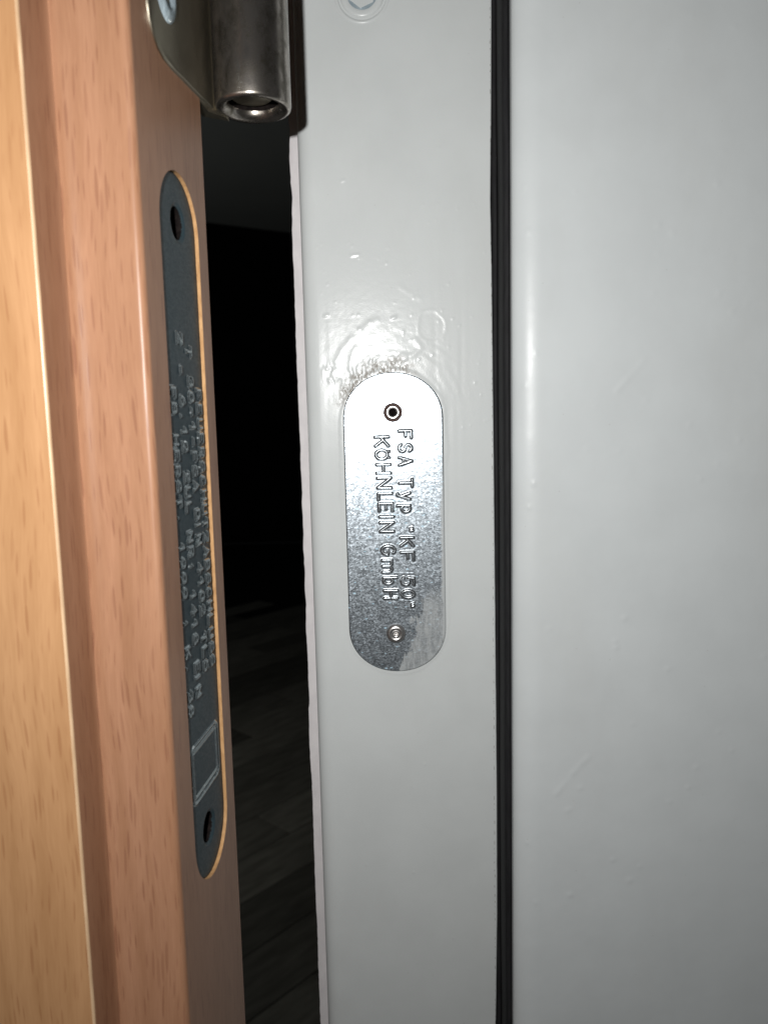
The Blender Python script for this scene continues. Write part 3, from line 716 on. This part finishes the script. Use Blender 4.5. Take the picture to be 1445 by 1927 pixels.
bx = [LD(411, 1349)[1], LD(414.5, 1448)[1]]; bxl, bxr = frac(0.10), frac(0.90)
def rr_ring(U, Z, x0, x1, z0_, z1_, rad):
    cx, cz, hx, hz = (x0+x1)/2, (z0_+z1_)/2, abs(x1-x0)/2, abs(z1_-z0_)/2
    qx, qz = np.abs(U-cx)-hx+rad, np.abs(Z-cz)-hz+rad
    return np.hypot(np.maximum(qx, 0), np.maximum(qz, 0)) + np.minimum(np.maximum(qx, qz), 0) - rad
def reliefd(U, Z):
    ds = [strokes_dist(U, Z, t) for t in trd]; fields['dd'] = ds
    d = np.minimum.reduce(ds); h = 0.52 * np.sqrt(np.clip(1 - (d / 0.46) ** 2, 0, 1))
    sd = rr_ring(U, Z, bxl, bxr, bx[0], bx[1], 2.2)
    h += ridge(np.abs(sd), 0.5, 0.26) + ridge(np.abs(sd + 1.35), 0.42, 0.2); fields['box'] = np.minimum(np.abs(sd), np.abs(sd + 1.35))
    h += 0.10 * (vnoise(U, Z, 9, 1) - 0.5)
    for c_ in (c1, c2):
        rr = np.hypot(U - c_[0], Z - c_[1])
        h -= 0.35 * (1 - sm(3.45, 4.3, rr)) + 9.0 * (1 - sm(3.25, 3.4, rr))
    fields['hole'] = 1
    return h
U, Z, D, Hd = stamped_plate(SW - 0.06, SH - 0.06, SW * 1.05 - 0.05, 2.0, 178, 0.125, reliefd)
P = np.stack([-DEP + Hd - 0.15 * (1 - sm(0, 0.3, D)), U + YC_, Z + ZC_], -1)
v, q = grid(P[:, ::-1].copy()) if False else grid(P)
parts = cut_parts(v, q, fields['dd'] + [fields['box'] + 0.06], 0.52)
for (vv, qq) in parts[:4]: mesh_obj('lettering', vv, qq, m_tlet, dp)
mesh_obj('outline', *parts[4], m_tlet, dp)
mesh_obj('sheet', *parts[5], m_tag, dp)
for c_ in (c1, c2):
    v, f = lathe([(3.45, -DEP - 0.40), (3.3, -DEP - 1.1), (3.2, -DEP - 4.0), (0.01, -DEP - 4.1)], 36, 'x', (0, YC_ + c_[0], ZC_ + c_[1]))
    mesh_obj('screw_hole', v, f, m_black, dp)

# ------------------------------------------------------------------ hinge at the top of the door edge
# wing: a leaf lying on the narrow edge, lower corner rounded
out = []
for a, b in ((276, -60), (279, 0), (284, 35), (291, 64), (300, 90), (311, 111), (327, 131), (345, 149), (363, 168), (378, 183), (388, 192), (400, 203)):
    y_, z_ = DOOR.on_x(a, b, 0.5); out.append((y_, z_))
ye = DOOR.on_x(403, 150, 0.5)[0]
top = 180.0
poly = [(out[0][0], top)] + out[1:-1] + [(ye, out[-1][1]), (ye, top)]
nP = len(poly)
cyy = sum(p[0] for p in poly) / nP
inner = [(p[0] + (0.45 if 0 < i < nP - 2 else 0.0), p[1] + (0.3 if 0 < i < nP - 2 else 0.0)) for i, p in enumerate(poly)]
v = [(-1.5, a, b) for a, b in poly] + [(0.35, a, b) for a, b in poly] + [(0.7, a, b) for a, b in inner]
f = []
for k in range(2):
    for i in range(nP):
        j = (i + 1) % nP; f.append((k*nP+i, k*nP+j, (k+1)*nP+j, (k+1)*nP+i))
f.append(tuple(range(2*nP, 3*nP)))
hg = mesh_obj('hinge', v, f, m_wing, door, auto=40)
# knuckle: rolled tube with a pin
KR = 9.0
kx, ky = 472.5, YF + 8.6
dk = ray(473, 110); pk = DOOR.o + (YF + 8.6) * DOOR.y; s_ = pk.dot(DOOR.y) / dk.dot(DOOR.y)
hx = (dk * s_ - DOOR.o).dot(DOOR.x)
zk = (ray(473, 208) * (pk.dot(DOOR.y) / ray(473, 208).dot(DOOR.y)))[2]
rk = 66.0 / FPX * (pk[1] + 3)
top = 180.0 - zk
v, f = lathe([(rk - 3.1, 2.2), (rk - 2.9, 1.3), (rk - 2.4, 0.65), (rk - 1.9, 0.3), (rk - 1.4, 0.08), (rk - 0.9, 0.0), (rk - 0.45, 0.08), (rk - 0.15, 0.35), (rk, 0.9), (rk, 8), (rk, 40), (rk, top)], 72, 'z', (hx, ky, zk))
kn = mesh_obj('knuckle', v, f, m_hinge, hg)
v, f = lathe([(0.01, 2.6), (rk - 4.6, 2.65), (rk - 4.1, 3.0), (rk - 4.0, 9)], 48, 'z', (hx - 0.3, ky, zk))
mesh_obj('hinge_pin', v, f, m_wing, hg)
v, f = lathe([(rk - 3.08, 2.1), (rk - 3.2, 2.6), (rk - 3.3, 10.0), (0.01, 10.0)], 48, 'z', (hx, ky, zk))
mesh_obj('hinge_bore', v, f, m_black, hg)
# rolled root of the wing running into the knuckle, with the dark seam left between them
v, f = capped([(-2.2, YF - 1.0), (-0.1, YF - 1.0), (-0.1, ky - 2.5), (hx - rk * 0.8, ky + 2.0), (hx - rk * 0.8, ky + 4.0), (-2.4, ky)], [zk - 0.6, top + zk])
mesh_obj('hinge_root', v, f, m_wing, hg, smooth=False)
# screw in the wing
sy, sz = DOOR.on_x(311, -12, 0.7)
v, f = lathe([(6.6, 0.7), (6.2, 0.3), (5.5, 0.25), (5.2, 0.9), (4.6, 1.35), (3.6, 1.6), (2.6, 1.65), (2.2, 0.7), (0.01, 0.5)], 40, 'x', (0, sy, sz))
mesh_obj('hinge_screw', v, f, m_blue, hg)

# ------------------------------------------------------------------ dark room behind the gap
ROOM = Place(0, 0, 0)
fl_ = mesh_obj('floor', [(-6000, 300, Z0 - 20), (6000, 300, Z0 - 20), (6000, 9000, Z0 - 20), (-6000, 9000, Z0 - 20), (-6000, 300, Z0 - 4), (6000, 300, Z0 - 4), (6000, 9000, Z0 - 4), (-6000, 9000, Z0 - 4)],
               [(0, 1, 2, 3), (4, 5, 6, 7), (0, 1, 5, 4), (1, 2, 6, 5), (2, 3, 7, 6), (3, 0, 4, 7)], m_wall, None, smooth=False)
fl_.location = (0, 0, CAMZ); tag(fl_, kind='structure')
ca, sa = math.cos(math.radians(42)), math.sin(math.radians(42))
pmesh = None; PWD, PLN = 190.0, 1300.0
for i in range(-6, 26):
    for j in range(-5, 5):
        u0 = j * PLN + (i % 3) * 430; w0 = i * PWD
        # plank centre in room coordinates
        uc, wc = u0 + PLN / 2, w0 + PWD / 2
        px_, py_ = uc * sa - wc * ca * 1.0 + 200, uc * ca + wc * sa + 900
        if not (-2600 < px_ < 900 and 700 < py_ < 5800): continue
        if abs(px_ + 0.20 * py_) > 1250 + 0.15 * py_: continue
        if pmesh is None:
            hx_, hy_ = PLN / 2 - 1.2, PWD / 2 - 1.2
            bb = [(-hx_, -hy_), (hx_, -hy_), (hx_, hy_), (-hx_, hy_)]; ins = 1.6
            b2_ = [(-hx_ + ins, -hy_ + ins), (hx_ - ins, -hy_ + ins), (hx_ - ins, hy_ - ins), (-hx_ + ins, hy_ - ins)]
            vv = [(a, b, -3.9) for a, b in bb] + [(a, b, -1.2) for a, b in bb] + [(a, b, 0) for a, b in b2_]
            ff = [(8, 9, 10, 11)] + [(k*4+i_, k*4+(i_+1) % 4, (k+1)*4+(i_+1) % 4, (k+1)*4+i_) for k in range(2) for i_ in range(4)]
            po = mesh_obj('plank', vv, ff, m_plank, None, smooth=False); pmesh = po.data
        else:
            po = bpy.data.objects.new('plank', pmesh); COL.objects.link(po)
        po.parent = fl_
        po.location = (px_ * MM, py_ * MM, Z0 * MM); po.rotation_euler = (0, 0, math.atan2(ca, sa))
def slab(name, pts, z0, z1, mat):
    v, f = capped(pts, [z0, z1]); o = mesh_obj(name, v, f, mat, None, smooth=False); o.location = (0, 0, CAMZ); return o
CZ = 1050.0
slab('ceiling', [(-3200, 300), (1500, 300), (1500, 5858), (-3200, 2750)], CZ, CZ + 100, m_ceil)['kind'] = 'structure'
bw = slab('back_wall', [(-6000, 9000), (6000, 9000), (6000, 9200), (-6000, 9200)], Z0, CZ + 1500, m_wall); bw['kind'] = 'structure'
